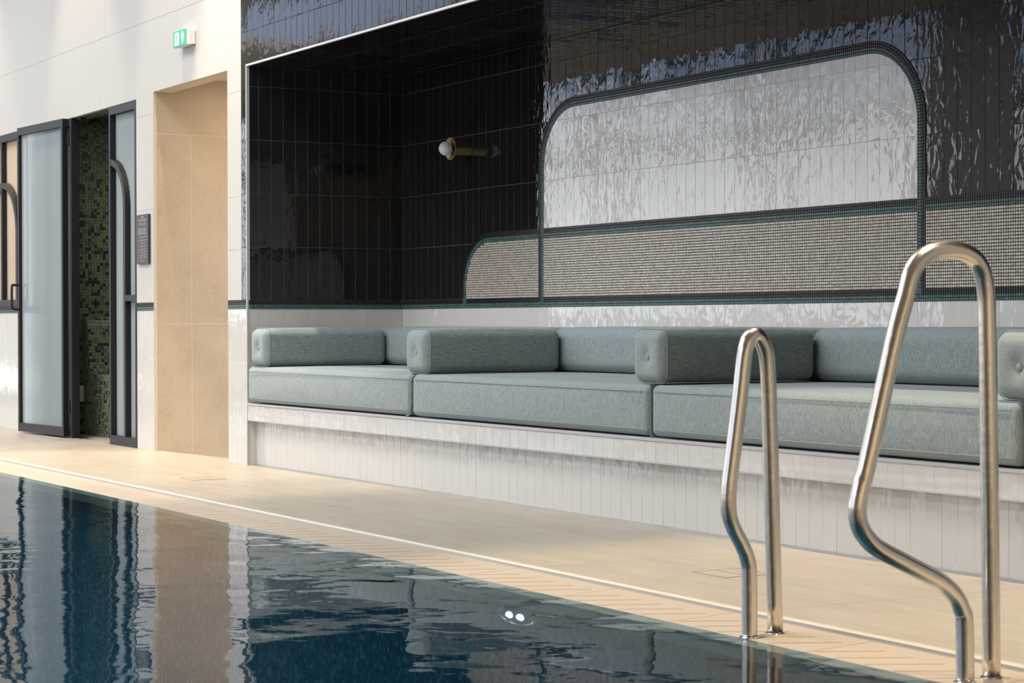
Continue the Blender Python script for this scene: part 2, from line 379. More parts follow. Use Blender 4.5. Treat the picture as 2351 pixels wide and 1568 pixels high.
# floor slabs under the deck tiles
b = MB(); b.box(END_X, 6, -1.03, .06, -.10, -.014); b.box(END_X, 6, -1.078, -1.03, -.10, -.04); b.box(DX0+.0, DX1, .012, .12, -.10, -.014)
b.box(END_X, 6, WIN_Y, -7.3, -.2, -.002)
floor = struct(b.build('floor', mat('floor_joint', (.40, .33, .25), .8)), 'beige stone pool deck')
def slab(name, parent, x0, x1, y0, y1, z0, z1, m, r=.0015):
    bb = MB(); g = .0014; bb.bevbox(x0+g, x1-g, y0+g, y1-g, z0, z1, r)
    return bb.build(name, m, parent)
xj = [-8.19+1.195*i for i in range(-25, 12)]
for i, (xa, xb) in enumerate(zip(xj[:-1], xj[1:])):
    if xb < END_X: continue
    xa = max(xa, END_X)
    slab('floor_tile', floor, xa, xb, -.570, .056, -.014, 0, M_floor)
    slab('floor_tile', floor, xa, xb, -1.030, -.570, -.014, 0, M_floor)

# overflow channel: raised lip, slot, edge profile
b = MB(); seg = []
prof = [(-1.030, -.02), (-1.030, .0035), (-1.034, .006), (-1.050, .006), (-1.055, .002), (-1.056, -.004), (-1.056, -.03)]
b.prism([(p[0], p[1]) for p in prof], END_X, 6, 'x')
ch = b.build('overflow_channel', mat('lip_stone', (.56, .50, .41), .4))
b = MB(); b.box(END_X, 6, -1.078, -1.056, -.04, -.022); o = b.build('slot', mat('channel_grey', (.07, .07, .072), .5), ch)
b = MB(); b.box(END_X, 6, -1.0825, -1.078, -.04, .000); o = b.build('edge_strip', M_grey_tr, ch); o['label'] = 'thin light metal strip'
tag(ch, 'pale stone lip and slot of the pool overflow channel along the deck', 'channel')

# coping tiles with diagonal grooves, sloping into the water
cop = empty('pool_coping', (-8, -1.19, 0)); tag(cop, 'beige pool edge tiles with diagonal anti-slip grooves beside the water', 'pool edge')
def zc(y): return -.0015+.0135*(y+1.0815)/.30
LC = .5963; xs0 = -5.225
gdir = (.0822, .1014)
for i in range(-34, 18):
    xa = xs0+LC*i; xb = xa+LC
    if xb < -25.5 or xa > 5.5: continue
    bb = MB(); ya, yb = -1.083, YW-.05; g = .0016; base = len(bb.v)
    bb.v += [(xa+g, yb, zc(yb)), (xb-g, yb, zc(yb)), (xb-g, ya, zc(ya)), (xa+g, ya, zc(ya)),
             (xa+g, yb, -.05), (xb-g, yb, -.05), (xb-g, ya, -.05), (xa+g, ya, -.05)]
    bb.f += [(0, 1, 2, 3), (4, 5, 1, 0), (5, 6, 2, 1), (6, 7, 3, 2), (7, 4, 0, 3)]; bb.m += [0]*5
    t = bb.build('coping_tile', M_coping); t.parent = cop; t.location = (8, 1.19, 0)
    if -16 < xa < -1.2:
        gb = MB(); xg = xa-.10
        while xg < xb:
            p0, p1 = np.array([xg-.122, -1.290]), np.array([xg, -1.148]); lo, hi = 0., 1.
            for side, lim in ((-1, xa+.012), (1, xb-.012)):
                d = p1[0]-p0[0]; tt = (lim-p0[0])/d
                if side < 0: lo = max(lo, tt)
                else: hi = min(hi, tt)
            if hi-lo > .12:
                a_, c_ = p0+(p1-p0)*lo, p0+(p1-p0)*hi; nrm = np.array([(p1-p0)[1], -(p1-p0)[0]]); nrm = nrm/np.linalg.norm(nrm)*.0029
                q = [a_-nrm, a_+nrm, c_+nrm, c_-nrm]; bs = len(gb.v)
                gb.v += [(p[0], p[1], zc(p[1])+.00035) for p in q]+[(p[0], p[1], zc(p[1])-.003) for p in q]
                gb.f += [(bs, bs+1, bs+2, bs+3), (bs, bs+4, bs+5, bs+1), (bs+1, bs+5, bs+6, bs+2), (bs+2, bs+6, bs+7, bs+3), (bs+3, bs+7, bs+4, bs)]; gb.m += [0]*5
            xg += .1095/1.0
        if gb.v:
            go = gb.build('groove', M_groove, t); go['kind'] = 'stuff'

# pool basin and water
b = MB()
def quad(b, p, mi=0): k = len(b.v); b.v += p; b.f.append((k, k+1, k+2, k+3)); b.m.append(mi)
bx0, bx1, by0, by1, bz = -25, 4.5, -7.2, YW-.02, -1.35
RX0, RX1 = -4.42, -3.33      # ladder recess
b.box(bx0, bx1, by0, by1, bz-.1, bz)
b.box(bx0, RX0, by1, by1+.16, bz, -.051); b.box(RX1, bx1, by1, by1+.16, bz, -.051)
b.box(RX0, RX1, by1+.14, by1+.16, bz, -.051)
b.box(bx0, bx1, by0-.16, by0, bz, -.02); b.box(bx0-.16, bx0, by0-.16, by1+.16, bz, -.02); b.box(bx1, bx1+.16, by0-.16, by1+.16, bz, -.02)
basin = struct(b.build('pool_basin', M_basin), 'deep blue mosaic pool basin')
for zt in (-.20, -.48, -.76, -1.04):
    b = MB(); b.bevbox(RX0, RX1, by1+.002, by1+.14, zt-.05, zt, .008); o = b.build('step', mat('step_tile', (.16, .25, .28), .3), basin)
NXW = 60
b = MB(); quad(b, [(bx0, by0, -.0112), (bx1, by0, -.0112), (bx1, YW+.02, -.0112), (bx0, YW+.02, -.0112)])
water = tag(b.build('pool_water', M_water), 'dark blue rippled pool water mirroring the wall', 'water', kind='stuff')

# ------------------------------------------------------------------ mosaics (joined: tesserae of 13 mm)
def tess(b, cx, cz, w, h, ang, m, place, t=.0025, bev=.0012):
    c, s = math.cos(ang), math.sin(ang); k = len(b.v)
    for (a, d, y) in ((w/2, h/2, 0), (w/2-bev, h/2-bev, t)):
        for sx_, sz_ in ((-1, -1), (1, -1), (1, 1), (-1, 1)):
            x, z = sx_*a, sz_*d; b.v.append(place(cx+c*x-s*z, cz+s*x+c*z, y))
    b.f += [(k+4, k+5, k+6, k+7)]+[(k+i, k+(i+1) % 4, k+4+(i+1) % 4, k+4+i) for i in range(4)]; b.m += [m]*5
PT = .01277; TS = .0103
YM = NB-.0018                    # mosaic bed face
pl_back = lambda x, z, t: (x, YM-t, z)
MOS = [M_m_black, M_m_green, M_m_taupe]
AXL, AXR, AZT, AR = -9.146, -6.250, 1.8865, .30     # inner edge of the large arch
BW = .0520
def arch_path(off, z0, step=PT):
    """points (x, z, angle) along a line offset outwards by off from the inner edge"""
    r = AR+off; pts = []; zl = AZT-AR
    n = int((zl-z0)/step); pts += [(AXL-off, zl-(i+.5)*step, PI/2) for i in range(n)][::-1]
    na = max(1, round(r*PI/2/step)); pts += [(AXL+AR-r*math.cos((i+.5)/na*PI/2), zl+r*math.sin((i+.5)/na*PI/2), PI/2-(i+.5)/na*PI/2) for i in range(na)]
    Lx = (AXR-AR)-(AXL+AR); n2 = round(Lx/step); pts += [(AXL+AR+(i+.5)*Lx/n2, AZT+off, 0) for i in range(n2)]
    pts += [(AXR-AR+r*math.sin((i+.5)/na*PI/2), zl+r*math.cos((i+.5)/na*PI/2), -(i+.5)/na*PI/2) for i in range(na)]
    pts += [(AXR+off, zl-(i+.5)*step, PI/2) for i in range(n)]
    return pts
band = MB()
for kk in range(4):
    for x, z, a in arch_path((kk+.5)*BW/4, ZB1+.0255 if kk < 2 else ZB2): tess(band, x, z, TS, TS*1.04, a, 1 if kk < 2 else 0, pl_back)
# small quarter arch on the left
SXo, SR = -10.043, .30
for kk in range(4):            # from outside (black) to inside (green)
    r = SR-(kk+.5)*BW/4; xl = SXo+(kk+.5)*BW/4; zl = ZB3-SR; mi_ = 0 if kk < 2 else 1
    n = int((zl-(ZB2 if kk < 2 else ZB1+.0255))/PT)
    for i in range(n): tess(band, xl, zl-(i+.5)*PT, TS, TS*1.04, PI/2, mi_, pl_back)
    na = round(r*PI/2/PT)
    for i in range(na):
        a = (i+.5)/na*PI/2; tess(band, SXo+SR-r*math.cos(a), zl+r*math.sin(a), TS, TS*1.04, PI/2-a, mi_, pl_back)
    zz = ZB3-(kk+.5)*BW/4
    segs = [(SXo+SR, AXL-BW), (AXL, AXR), (AXR+BW, NE)]
    for a0, a1 in segs:
        n = int((a1-a0)/PT)
        for i in range(n): tess(band, a0+(i+.5)*(a1-a0)/n, zz, TS, TS*1.04, 0, mi_, pl_back)
for kk in range(4):            # base band: two green rows below, two black rows above
    zz = ZB1+(kk+.5)*.051/4; mi_ = 1 if kk < 2 else 0; n = int((NE-NX)/PT)
    for i in range(n):
        x = NX+(i+.5)*PT
        if kk >= 2 and (SXo+BW/2-.004 < x < SXo+BW+.002 or AXL-BW/2-.002 < x < AXL+.002 or AXR-.002 < x < AXR+BW/2+.002): mi2 = 1
        else: mi2 = mi_
        tess(band, x, zz, TS, TS*1.04, 0, mi2, pl_back)
o = band.build('mosaic_band', MOS, wall_back); o['kind'] = 'stuff'; o['label'] = 'border of small black and green mosaic'
tau = MB(); nrow = round((ZB3-BW-ZB2)/PT)
hrow = (ZB3-BW-ZB2)/nrow
x = SXo+BW+PT/2
while x < NE:
    skip = AXL-BW-.003 < x < AXL+.003 or AXR-.003 < x < AXR+BW+.003
    if not skip:
        for i in range(nrow):
            z = ZB2+(i+.5)*hrow
            cx, cz_ = SXo+SR, ZB3-SR
            if x < cx and z > cz_ and math.hypot(x-cx, z-cz_) > SR-BW-.003: continue
            tess(tau, x, z, .0096, .0095, 0, 2, pl_back, .0014, .0008)
    x += PT
o = tau.build('mosaic_field', MOS, wall_back); o['kind'] = 'stuff'; o['label'] = 'taupe mosaic panel'
# mosaic beds
bed = MB()
def arc_pts(cx, cz_, r, a0, a1, n=16): return [(cx+r*math.cos(a0+(a1-a0)*i/n), cz_+r*math.sin(a0+(a1-a0)*i/n)) for i in range(n+1)]
def arch_outline(off): return [(AXL-off, ZB1)]+arc_pts(AXL+AR, AZT-AR, AR+off, PI, PI/2)+arc_pts(AXR-AR, AZT-AR, AR+off, PI/2, 0)+[(AXR+off, ZB1)]
bed.ring(arch_outline(BW), arch_outline(0), YM, NB+.008)
fieldpoly = [(SXo, ZB1)]+arc_pts(SXo+SR, ZB3-SR, SR, PI, PI/2)
fieldpoly += [(AXL-BW, ZB3), (AXL-BW, ZB1)]
bed.prism(fieldpoly, YM, NB+.008); bed.box(AXL, AXR, YM, NB+.008, ZB1, ZB3); bed.box(AXR+BW, NE, YM, NB+.008, ZB1, ZB3)
bed.box(NX, SXo, YM, NB+.008, ZB1, ZB2)
o = bed.build('mosaic_bed', mat('mosaic_grout', (.040, .038, .036), .9), wall_back)

# side wall of the niche: base band
sb = MB(); pl_side = lambda x, z, t: (NX-.0018+.0036-.0018+t, x, z)
XS = NX+.0005
pl_side = lambda y, z, t: (XS+t, y, z)
for kk in range(4):
    for i in range(int((NB-.004)/PT)): tess(sb, .004+(i+.5)*PT, ZB1+(kk+.5)*.051/4, TS, TS*1.04, 0, 1 if kk < 2 else 0, pl_side)
o = sb.build('mosaic_band', MOS, wall_left); o['kind'] = 'stuff'
b = MB(); b.box(NX-.008, XS, .012, NB, ZB1, ZB2); b.build('mosaic_bed', M_grout_d, wall_left)
# front wall: base band on the piers
fb = MB(); pl_front = lambda x, z, t: (x, .0005-t, z); bedf = MB()
for x0, x1 in ((PX1+.002, NX-.012), (DX1+.004, PX0-.002), (-26, DX0-.0)):
    bedf.box(x0, x1, .0005, .012, ZB1, ZB2)
    if x0 < -20: x0 = -17.5
    n = int((x1-x0)/PT)
    for kk in range(4):
        for i in range(n): tess(fb, x0+(i+.5)*(x1-x0)/n, ZB1+(kk+.5)*.051/4, TS, TS*1.04, 0, 1 if kk < 2 else 0, pl_front)
o = fb.build('mosaic_band', MOS, wall_front); o['kind'] = 'stuff'
bedf.build('mosaic_bed', M_grout_d, wall_front)

# ------------------------------------------------------------------ large wall tiles
def clip_convex(poly, conv):
    out = poly
    for i in range(len(conv)):
        a, b_ = conv[i], conv[(i+1) % len(conv)]; inp = out; out = []
        if not inp: break
        def side(p): return (b_[0]-a[0])*(p[1]-a[1])-(b_[1]-a[1])*(p[0]-a[0])
        for j in range(len(inp)):
            p, q = inp[j], inp[(j+1) % len(inp)]; sp, sq = side(p), side(q)
            if sp >= 0: out.append(p)
            if (sp >= 0) != (sq >= 0):
                t = sp/(sp-sq); out.append((p[0]+(q[0]-p[0])*t, p[1]+(q[1]-p[1])*t))
    return out
inner = [(AXL-.006, ZB3-.004), (AXR+.006, ZB3-.004)]+arc_pts(AXR-AR, AZT-AR, AR+.006, 0, PI/2, 14)+arc_pts(AXL+AR, AZT-AR, AR+.006, PI/2, PI, 14)
def inside_conv(p): return all((inner[(i+1) % len(inner)][0]-inner[i][0])*(p[1]-inner[i][1])-(inner[(i+1) % len(inner)][1]-inner[i][1])*(p[0]-inner[i][0]) >= 0 for i in range(len(inner)))
farb, farw = TileStuff(M_black), TileStuff(M_white)
ncol = int((NE-J0)/RW)
XV = -5.0
wg = MB(); wg.prism([(p[0], p[1]) for p in inner], NB-.0004, NB+.0017); wg.box(NX, NE, NB+.0008, NB+.0078, ZPL, ZB1)
wg.build('tile_joints', M_grout_l, wall_back)
for n in range(-1, ncol):
    xa, xb = J0+n*RW, J0+(n+1)*RW
    if n == -1: xa = NX+.001
    # lower white row
    zlo = ZB1-RH
    c = ((xa+xb)/2, NB+.008, (zlo+ZB1)/2)
    if xa < XV: put_tile('white_tile', wall_back, c, xb-xa, RH, M_white)
    else: farw.add(c, xb-xa, RH)
    for z0, z1 in zip(ZR, ZR[1:]):
        z1c = min(z1, ZS)
        if z0 >= ZS-.01: break
        corners = [(xa, z0), (xb, z0), (xb, z1c), (xa, z1c)]
        cx, cz_ = (xa+xb)/2, (z0+z1c)/2
        fully_in = all(inside_conv(p) for p in corners)
        in_field = (z1c <= ZB3 and xa > SXo+SR-.02)
        if not fully_in and not in_field:
            # black tile, trimmed where it meets the mosaic field
            z0t = ZB3-.002 if (z0 < ZB3 < z1c and xa > SXo+SR-.02) else z0
            inside_all = z0t > z0 and all(inside_conv(p) for p in [(xa, z0t+.01), (xb, z0t+.01), (xb, z1c), (xa, z1c)])
            covered = (SXo+.07 < xa and xb < SXo+SR and z1c <= ZB3-.1)
            if not inside_all and not covered:
                c = (cx, NB+.008, (z0t+z1c)/2)
                if xa < XV: put_tile('black_tile', wall_back, c, xb-xa, z1c-z0t, M_black)
                else: farb.add(c, xb-xa, z1c-z0t)
        if xb > AXL and xa < AXR and z1c > ZB3:
            g = .0011; zz0 = max(z0, ZB3)
            poly = clip_convex([(xa+g, zz0+g), (xb-g, zz0+g), (xb-g, z1c-g), (xa+g, z1c-g)], inner)
            if len(poly) >= 3:
                full = len(poly) == 4 and all(inside_conv(p) for p in corners)
                if full: put_tile('white_tile', wall_back, (cx, NB+.0068, cz_), xb-xa, z1c-zz0, M_white)
                else:
                    pc = (sum(p[0] for p in poly)/len(poly), sum(p[1] for p in poly)/len(poly))
                    bb = MB(); bb.prism([(p[0]-pc[0], p[1]-pc[1]) for p in poly], 0, .008)
                    o = bb.build('white_tile', M_white, wall_back); o.location = (pc[0], NB-.0012, pc[1])
                    o.rotation_euler = (random.gauss(0, .0015), 0, random.gauss(0, .0035))
# side wall of the niche
ys = [0.004]+[.0706+.0747*i for i in range(12)]+[NB]
for ya, yb in zip(ys, ys[1:]):
    cy = (ya+yb)/2
    put_tile('white_tile', wall_left, (NX-.008, cy, ZB1-RH/2), yb-ya, RH, M_white, ROT_SIDE)
    for z0, z1 in zip(ZR, ZR[1:]):
        if z0 >= ZS-.01: break
        z1 = min(z1, ZS); put_tile('black_tile', wall_left, (NX-.008, cy, (z0+z1)/2), yb-ya, z1-z0, M_black, ROT_SIDE)
# soffit
for n in range(-1, ncol):
    xa, xb = J0+n*RW+.01, J0+(n+1)*RW+.01
    if n == -1: xa = NX
    for ya, yb in ((.012, .30), (.30, .60), (.60, .90), (.90, NB)):
        c = ((xa+xb)/2, (ya+yb)/2, ZS+.008)
        if xa < -6.9: put_tile('black_tile', ceil_n, c, xb-xa, yb-ya, M_black, ROT_SOFF)
        else: farb.add(c, xb-xa, yb-ya, ROT_SOFF)
farb.build('black_tile_field', wall_back); farw.build('white_tile_field', wall_back)
# front wall header and pier in black tile
fg = MB(); fg.box(NX-.012, NE, .0023, .012, ZS+.012, 3.4); fg.box(-10.868, NX-.012, .0023, .012, ZB2, 3.4); fg.build('tile_joints', M_grout_d, wall_front)
farf = TileStuff(M_black); ZH = [ZS+.012, 2.437, 2.737, 3.037, 3.337]
XF0 = -10.4642-5*RW
n = 0
while XF0+n*RW < NE:
    xa, xb = XF0+n*RW, XF0+(n+1)*RW; n += 1
    if xa < NX-.013: xa = NX-.013
    for z0, z1 in zip(ZH, ZH[1:]):
        c = ((xa+xb)/2, .0085, (z0+z1)/2)
        if xa < -7.9 and z0 < 2.8: put_tile('black_tile', wall_front, c, xb-xa, z1-z0, M_black)
        else: farf.add(c, xb-xa, z1-z0)
farf.build('black_tile_field', wall_front)
ZP = [ZB2, 1.2285, 1.5285, 1.8285, 2.1285, 2.437, 2.737, 3.037, 3.337]
for z0, z1 in zip(ZP, ZP[1:]):
    put_tile('black_tile', wall_front, (-10.8285, .0085, (z0+z1)/2), .0745, z1-z0, M_black)
# white dado tiles of the front wall
fw2 = MB()
def dado(xs, far=False):
    rows = [0, .2725, .5755, ZB1]
    fw2.box(xs[0], xs[-1], .0013, .012, 0, ZB1)
    for xa, xb in zip(xs, xs[1:]):
        for z0, z1 in zip(rows, rows[1:]): put_tile('white_tile', wall_front, ((xa+xb)/2, .0085, (z0+z1)/2), xb-xa, z1-z0, M_white)
dado([PX1+.001, -11.0135, -10.9364, -10.8631, NX-.012])
dado([DX1+.002, -12.590, -12.5136, -12.4372, -12.3608, PX0-.001])
dado([DX0-.003-RW*i for i in range(0, 31)][::-1])
fw2.box(-26, DX0-.003-RW*30, .0005, .012, 0, ZB1)
fw2.build('tile_joints', M_grout_l, wall_front)
# smooth white panels of the front wall
def panel(x0, x1, z0, z1):
    bb = MB(); g = .0006; bb.bevbox(x0+g, x1-g, 0, .012, z0+g, z1-g, .0008); bb.build('panel', M_panel, wall_front)
PR = -10.868
for z0, z1 in ((ZB2, 1.2185), (1.2185, 1.519), (1.519, 2.113)): panel(PX1, PR, z0, z1)
panel(PX1, PR, 2.113, 2.704)
for z0, z1 in ((ZB2, 1.517), (1.517, 2.113)): panel(DX1, PX0, z0, z1)
panel(DX1, PX0, 2.113, 2.704)
panel(PX0, PX1, ZPH, 2.704)
panel(-13.35, DX1, ZDH, 2.704); panel(-14.55, -13.35, ZDH, 2.704); panel(WX1, -14.55, ZDH, 2.704); panel(WX1, DX0, 2.113, ZDH); panel(WX1, DX0, 1.519, 2.113); panel(WX1, DX0, ZB2, 1.519)
panel(WX0, WX1, ZW1, 2.704); panel(-18, WX0, ZB2, 1.519); panel(-18, WX0, 1.519, 2.113); panel(-18, WX0, 2.113, 2.704)
xs_ = [-10.868, -12.05, -13.25, -14.45, -15.65, -16.85, -18.05]
for z0, z1 in ((2.704, 3.295), (3.295, 3.886), (3.886, 4.477), (4.477, CEIL)):
    for a, c in zip(xs_, xs_[1:]): panel(c, a, z0, z1)
# niche and passage edge profiles
b = MB(); b.box(NX-.012, NX-.0005, -.003, .012, 0, ZF0); b.box(NX-.012, NX+.0015, -.003, .014, ZPL, ZS-.001)
struct(b.build('trim_1', M_grey_tr), 'grey metal profile up the left edge of the niche')
b = MB(); b.box(NX-.012, NE, -.003, .012, ZS-.001, ZS+.010)
struct(b.build('trim_2', mat('pale_metal', (.62, .62, .62), .35, .4)), 'pale metal profile along the niche soffit edge')
b = MB(); b.box(PX0-.010, PX0, -.001, .014, -.01, ZPH+.004)
b.box(PX0, PX1, -.001, .013, ZPH, ZPH+.003); struct(b.build('trim_3', mat('beige_metal', (.50, .43, .35), .4)), 'thin profile round the passage opening')

# ------------------------------------------------------------------ passage: stone slabs and ramp
b = MB(); b.box(PX0-.012, PX0-.0010, .014, 3.2, -.4, 2.343)
wp = struct(b.build('wall_passage', M_grout_l), 'beige stone wall inside the passage')
for ya, yb in ((.016, .2499), (.2499, .85), (.85, 1.45), (1.45, 2.05), (2.05, 3.2)):
    for za, zb in ((-.40, .80), (.80, 1.99), (1.99, 2.36)):
        bb = MB(); g = .0013; bb.bevbox(PX0-.010, PX0, ya+g, yb-g, za+g, zb-g, .0008); bb.build('stone_slab', M_stone, wp)
b = MB(); b.box(PX0, PX1, .013, .12, ZPH-.0005, ZPH+.0029) ; b.box(PX0, PX1, .12, 3.2, 2.343, 2.40); b.box(PX0, PX1, .118, .12, ZPH+.003, 2.343)
struct(b.build('ceiling', mat('passage_ceiling', (.60, .50, .38), .8)), 'low ceiling of the passage')
b = MB(); b.prism([(0.012, -.002), (.06, -.004), (.50, -.058), (3.2, -.06), (3.2, -.2), (.012, -.2)], PX0, PX1, 'x')
struct(b.build('floor', M_floor), 'floor ramp down into the passage')
b = MB(); b.box(PX0, PX0+.006, .02, .5, -.05, -.0); b.v = [(x, y, z-.058*max(0, (y-.06))/.44) for x, y, z in b.v]
struct(b.build('trim_4', M_floor), 'thin stone upstand at the foot of the passage wall')
b = MB(); b.box(PX0, PX1, 3.2, 3.3, -.3, 2.45); struct(b.build('wall_passage_end', M_stone), 'end wall of the passage')
area('passage_lamp', (-11.6, 1.1, 2.33), .25, 1.2, (0, 0, 0), 16, (1, .74, .45))

# ------------------------------------------------------------------ bench (niche plinth)
bench = empty('bench', (-7.0, .05, 0)); tag(bench, 'long white tiled bench with overhanging seat edge in the niche', 'bench')
def bch(o): o.parent = bench; o.location = Vector(o.location)+Vector((7.0, -.05, 0)); return o
b = MB(); b.box(NX, NE, .0013, NB+.001, ZF0+.004, ZPL-.001); b.box(NX-.001, NE, .0513, NB, 0, ZF0+.004); bch(b.build('core', M_grout_l))
b = MB(); b.box(NX-.0005, NE, -.003, .03, ZF1, ZPL); bch(b.build('top_trim', M_grey_tr))
b = MB(); b.box(NX, NE, -.0015, .055, ZF0, ZF0+.004); bch(b.build('lower_trim', M_grey_tr))
b = MB(); b.box(NX, NE, .0485, .055, 0, .006); bch(b.build('skirting', M_grey_tr))
XFa = -10.6974-RW
n = 0; fart = TileStuff(M_white)
while XFa+n*RW < NE:
    xa, xb = max(XFa+n*RW, NX), XFa+(n+1)*RW; xa2, xb2 = max(xa-.021, NX), xb-.021; n += 1
    if xa < -4.5:
        t = put_tile('fascia_tile', bench, ((xa+xb)/2, .0085, (ZF0+.004+ZF1)/2), xb-xa, ZF1-ZF0-.004, M_white); t.matrix_basis = Matrix.Translation((7.0, -.05, 0)) @ t.matrix_basis
        t = put_tile('base_tile', bench, ((xa2+xb2)/2, .0585, (.006+ZF0)/2), xb2-xa2, ZF0-.006, M_white); t.matrix_basis = Matrix.Translation((7.0, -.05, 0)) @ t.matrix_basis
    else:
        fart.add(((xa+xb)/2, .0085, (ZF0+.004+ZF1)/2), xb-xa, ZF1-ZF0-.004); fart.add(((xa2+xb2)/2, .0585, (.006+ZF0)/2), xb2-xa2, ZF0-.006)
bch(fart.build('tile_field', None))
b = MB(); b.box(NX-.008, NX+.0, .014, .058, 0, ZF0); struct(b.build('trim_5', M_white), 'white return at the left end of the bench recess')

# ------------------------------------------------------------------ cushions
def grid1(h, r, n):
    e = min(r*1.05, h*.9); a = [-h+e*i/5 for i in range(5)]; m_ = [-h+e+(2*h-2*e)*i/n for i in range(n+1)]; return a+m_+[h-e+e*(i+1)/5 for i in range(5)]
def cushion_bm(w, d, h, r, puff=(.01, .01, .01), dimple=None, sag=None):
    """rounded box centred at origin; puff = outward swell of the x, y and z faces"""
    gx, gy, gz = grid1(w/2, r, 12), grid1(d/2, r, 8), grid1(h/2, r, 6)
    bm = bmesh.new(); cache = {}
    def V(x, y, z):
        key = (round(x, 5), round(y, 5), round(z, 5))
        if key in cache: return cache[key]
        ix, iy, iz = (max(-(w/2-r), min(w/2-r, x)), max(-(d/2-r), min(d/2-r, y)), max(-(h/2-r), min(h/2-r, z)))
        dv = Vector((x-ix, y-iy, z-iz)); ll = dv.length; dn = dv/ll if ll > 1e-9 else Vector((0, 0, 0))
        p = Vector((ix, iy, iz))+dn*r
        u, v_, t_ = x/(w/2), y/(d/2), z/(h/2)
        fx, fy, fz = (1-v_*v_)*(1-t_*t_), (1-u**4)*(1-t_*t_), (1-u**4)*(1-v_*v_)
        p.x += dn.x*puff[0]*fx; p.y += dn.y*puff[1]*fy; p.z += max(dn.z, 0)*puff[2]*fz
        if dimple and dn.y < -.5:
            q = math.hypot(x-dimple[0], z-dimple[1]); p.y += dimple[2]*math.exp(-(q/dimple[3])**2)
        cache[key] = bm.verts.new(p); return cache[key]
    def face(A, B, f):
        for i in range(len(A)-1):
            for j in range(len(B)-1):
                q = [f(A[i], B[j]), f(A[i+1], B[j]), f(A[i+1], B[j+1]), f(A[i], B[j+1])]
                vs = [V(*p) for p in q]
                if len(set(vs)) == 4:
                    try: bm.faces.new(vs)
                    except ValueError: pass
    face(gx, gz, lambda a, c: (a, -d/2, c)); face(gx, gz, lambda a, c: (-a, d/2, c))
    face(gx, gy, lambda a, c: (a, c, h/2)); face(gx, gy, lambda a, c: (-a, c, -h/2))
    face(gy, gz, lambda a, c: (w/2, a, c)); face(gy, gz, lambda a, c: (-w/2, -a, c))
    bmesh.ops.recalc_face_normals(bm, faces=bm.faces)
    return bm
def seam_loop(w, h, r, y, rr=.0016, n=7, ex=.0):
    pts = []
    for cx, cz_, a0 in ((w/2-r, h/2-r, 0), (-(w/2-r), h/2-r, PI/2), (-(w/2-r), -(h/2-r), PI), (w/2-r, -(h/2-r), 1.5*PI)):
        for i in range(n+1): a = a0+PI/2*i/n; pts.append((cx+(r+ex)*math.cos(a), y, cz_+(r+ex)*math.sin(a)))
    b = MB(); b.tube(pts, rr, 6, closed=True); return b
def make_part_bm(name, bm, m, parent):
    b = MB(); b.bm(bm); o = b.build(name, m, parent); o.data.polygons.foreach_set('use_smooth', [True]*len(o.data.polygons)); return o

ZC0, ZC1 = ZPL+.004, .560
seatx = [(-10.768, -8.752), (-8.728, -6.692), (-6.672, -4.652), (-4.632, -2.62)]
seat_lab = ['blue-grey seat cushion at the left end of the bench', 'blue-grey seat cushion second from the left end of the bench',
            'blue-grey seat cushion behind the smaller grab rail', 'blue-grey seat cushion at the right edge of the picture']
SD = .965
for i, (x0, x1) in enumerate(seatx):
    w, h = x1-x0, ZC1-ZC0; root = empty('seat_cushion', ((x0+x1)/2, -.006+SD/2, ZC0)); tag(root, seat_lab[i], 'cushion', 'seat cushions along the bench')
    o = make_part_bm('cover', cushion_bm(w, SD, h-.006, .027, (.003, .009, .006)), M_fab_z, root); o.location = (0, 0, h/2)
    for zz in (h/2-.028, -(h/2-.028)):
        bb = MB(); off = .006
        pts = [(-w/2+.01, -SD/2+.036, zz)]+[(-w/2+.035+(w-.07)*t/10, -SD/2-.004-.007*(1-(2*t/10-1)**4)*(1-(zz/(h/2))**2), zz) for t in range(11)]+[(w/2-.01, -SD/2+.036, zz)]
        bb.tube(pts, .0013, 6); s_ = bb.build('seam', M_seam, root); s_.location = (0, 0, h/2)
    if i in (1, 2):        # loose fabric flap tucked between two cushions
        bb = MB(); xx = -w/2-.012
        if i == 1:
            prof = [(-.05, .004), (-.035, .005), (-.020, .008), (-.008, .020), (.001, .05), (.003, .11), (.003, .160), (.014, .188), (.035, .198)]
            ol = [(xx+p[0], p[1]) for p in prof]; il = [(xx+p[0]+.004*(1 if p[1] > .03 else .2), p[1]+.004*(0 if p[1] > .03 and p[1] < .17 else -1)) for p in prof]
            bb.ring(ol, il, -SD/2-.001, -SD/2+.012)
        else: bb.box(xx-.0015, xx+.0015, -SD/2+.006, -SD/2+.05, -.001, .205)
        bb.build('flap', M_fab_z, root)
arm_lab = ['bolster end on at the left end of the niche, warm light on its top', 'bolster lying front to back over the first gap between seat cushions',
           'bolster lying front to back behind the smaller grab rail', 'bolster front to back at the right edge, beside the taller grab rail']
armx = [(-10.745, -10.525), (-8.815, -8.595), (-6.815, -6.598), (-4.775, -4.555)]
AD = .745; AH = .208
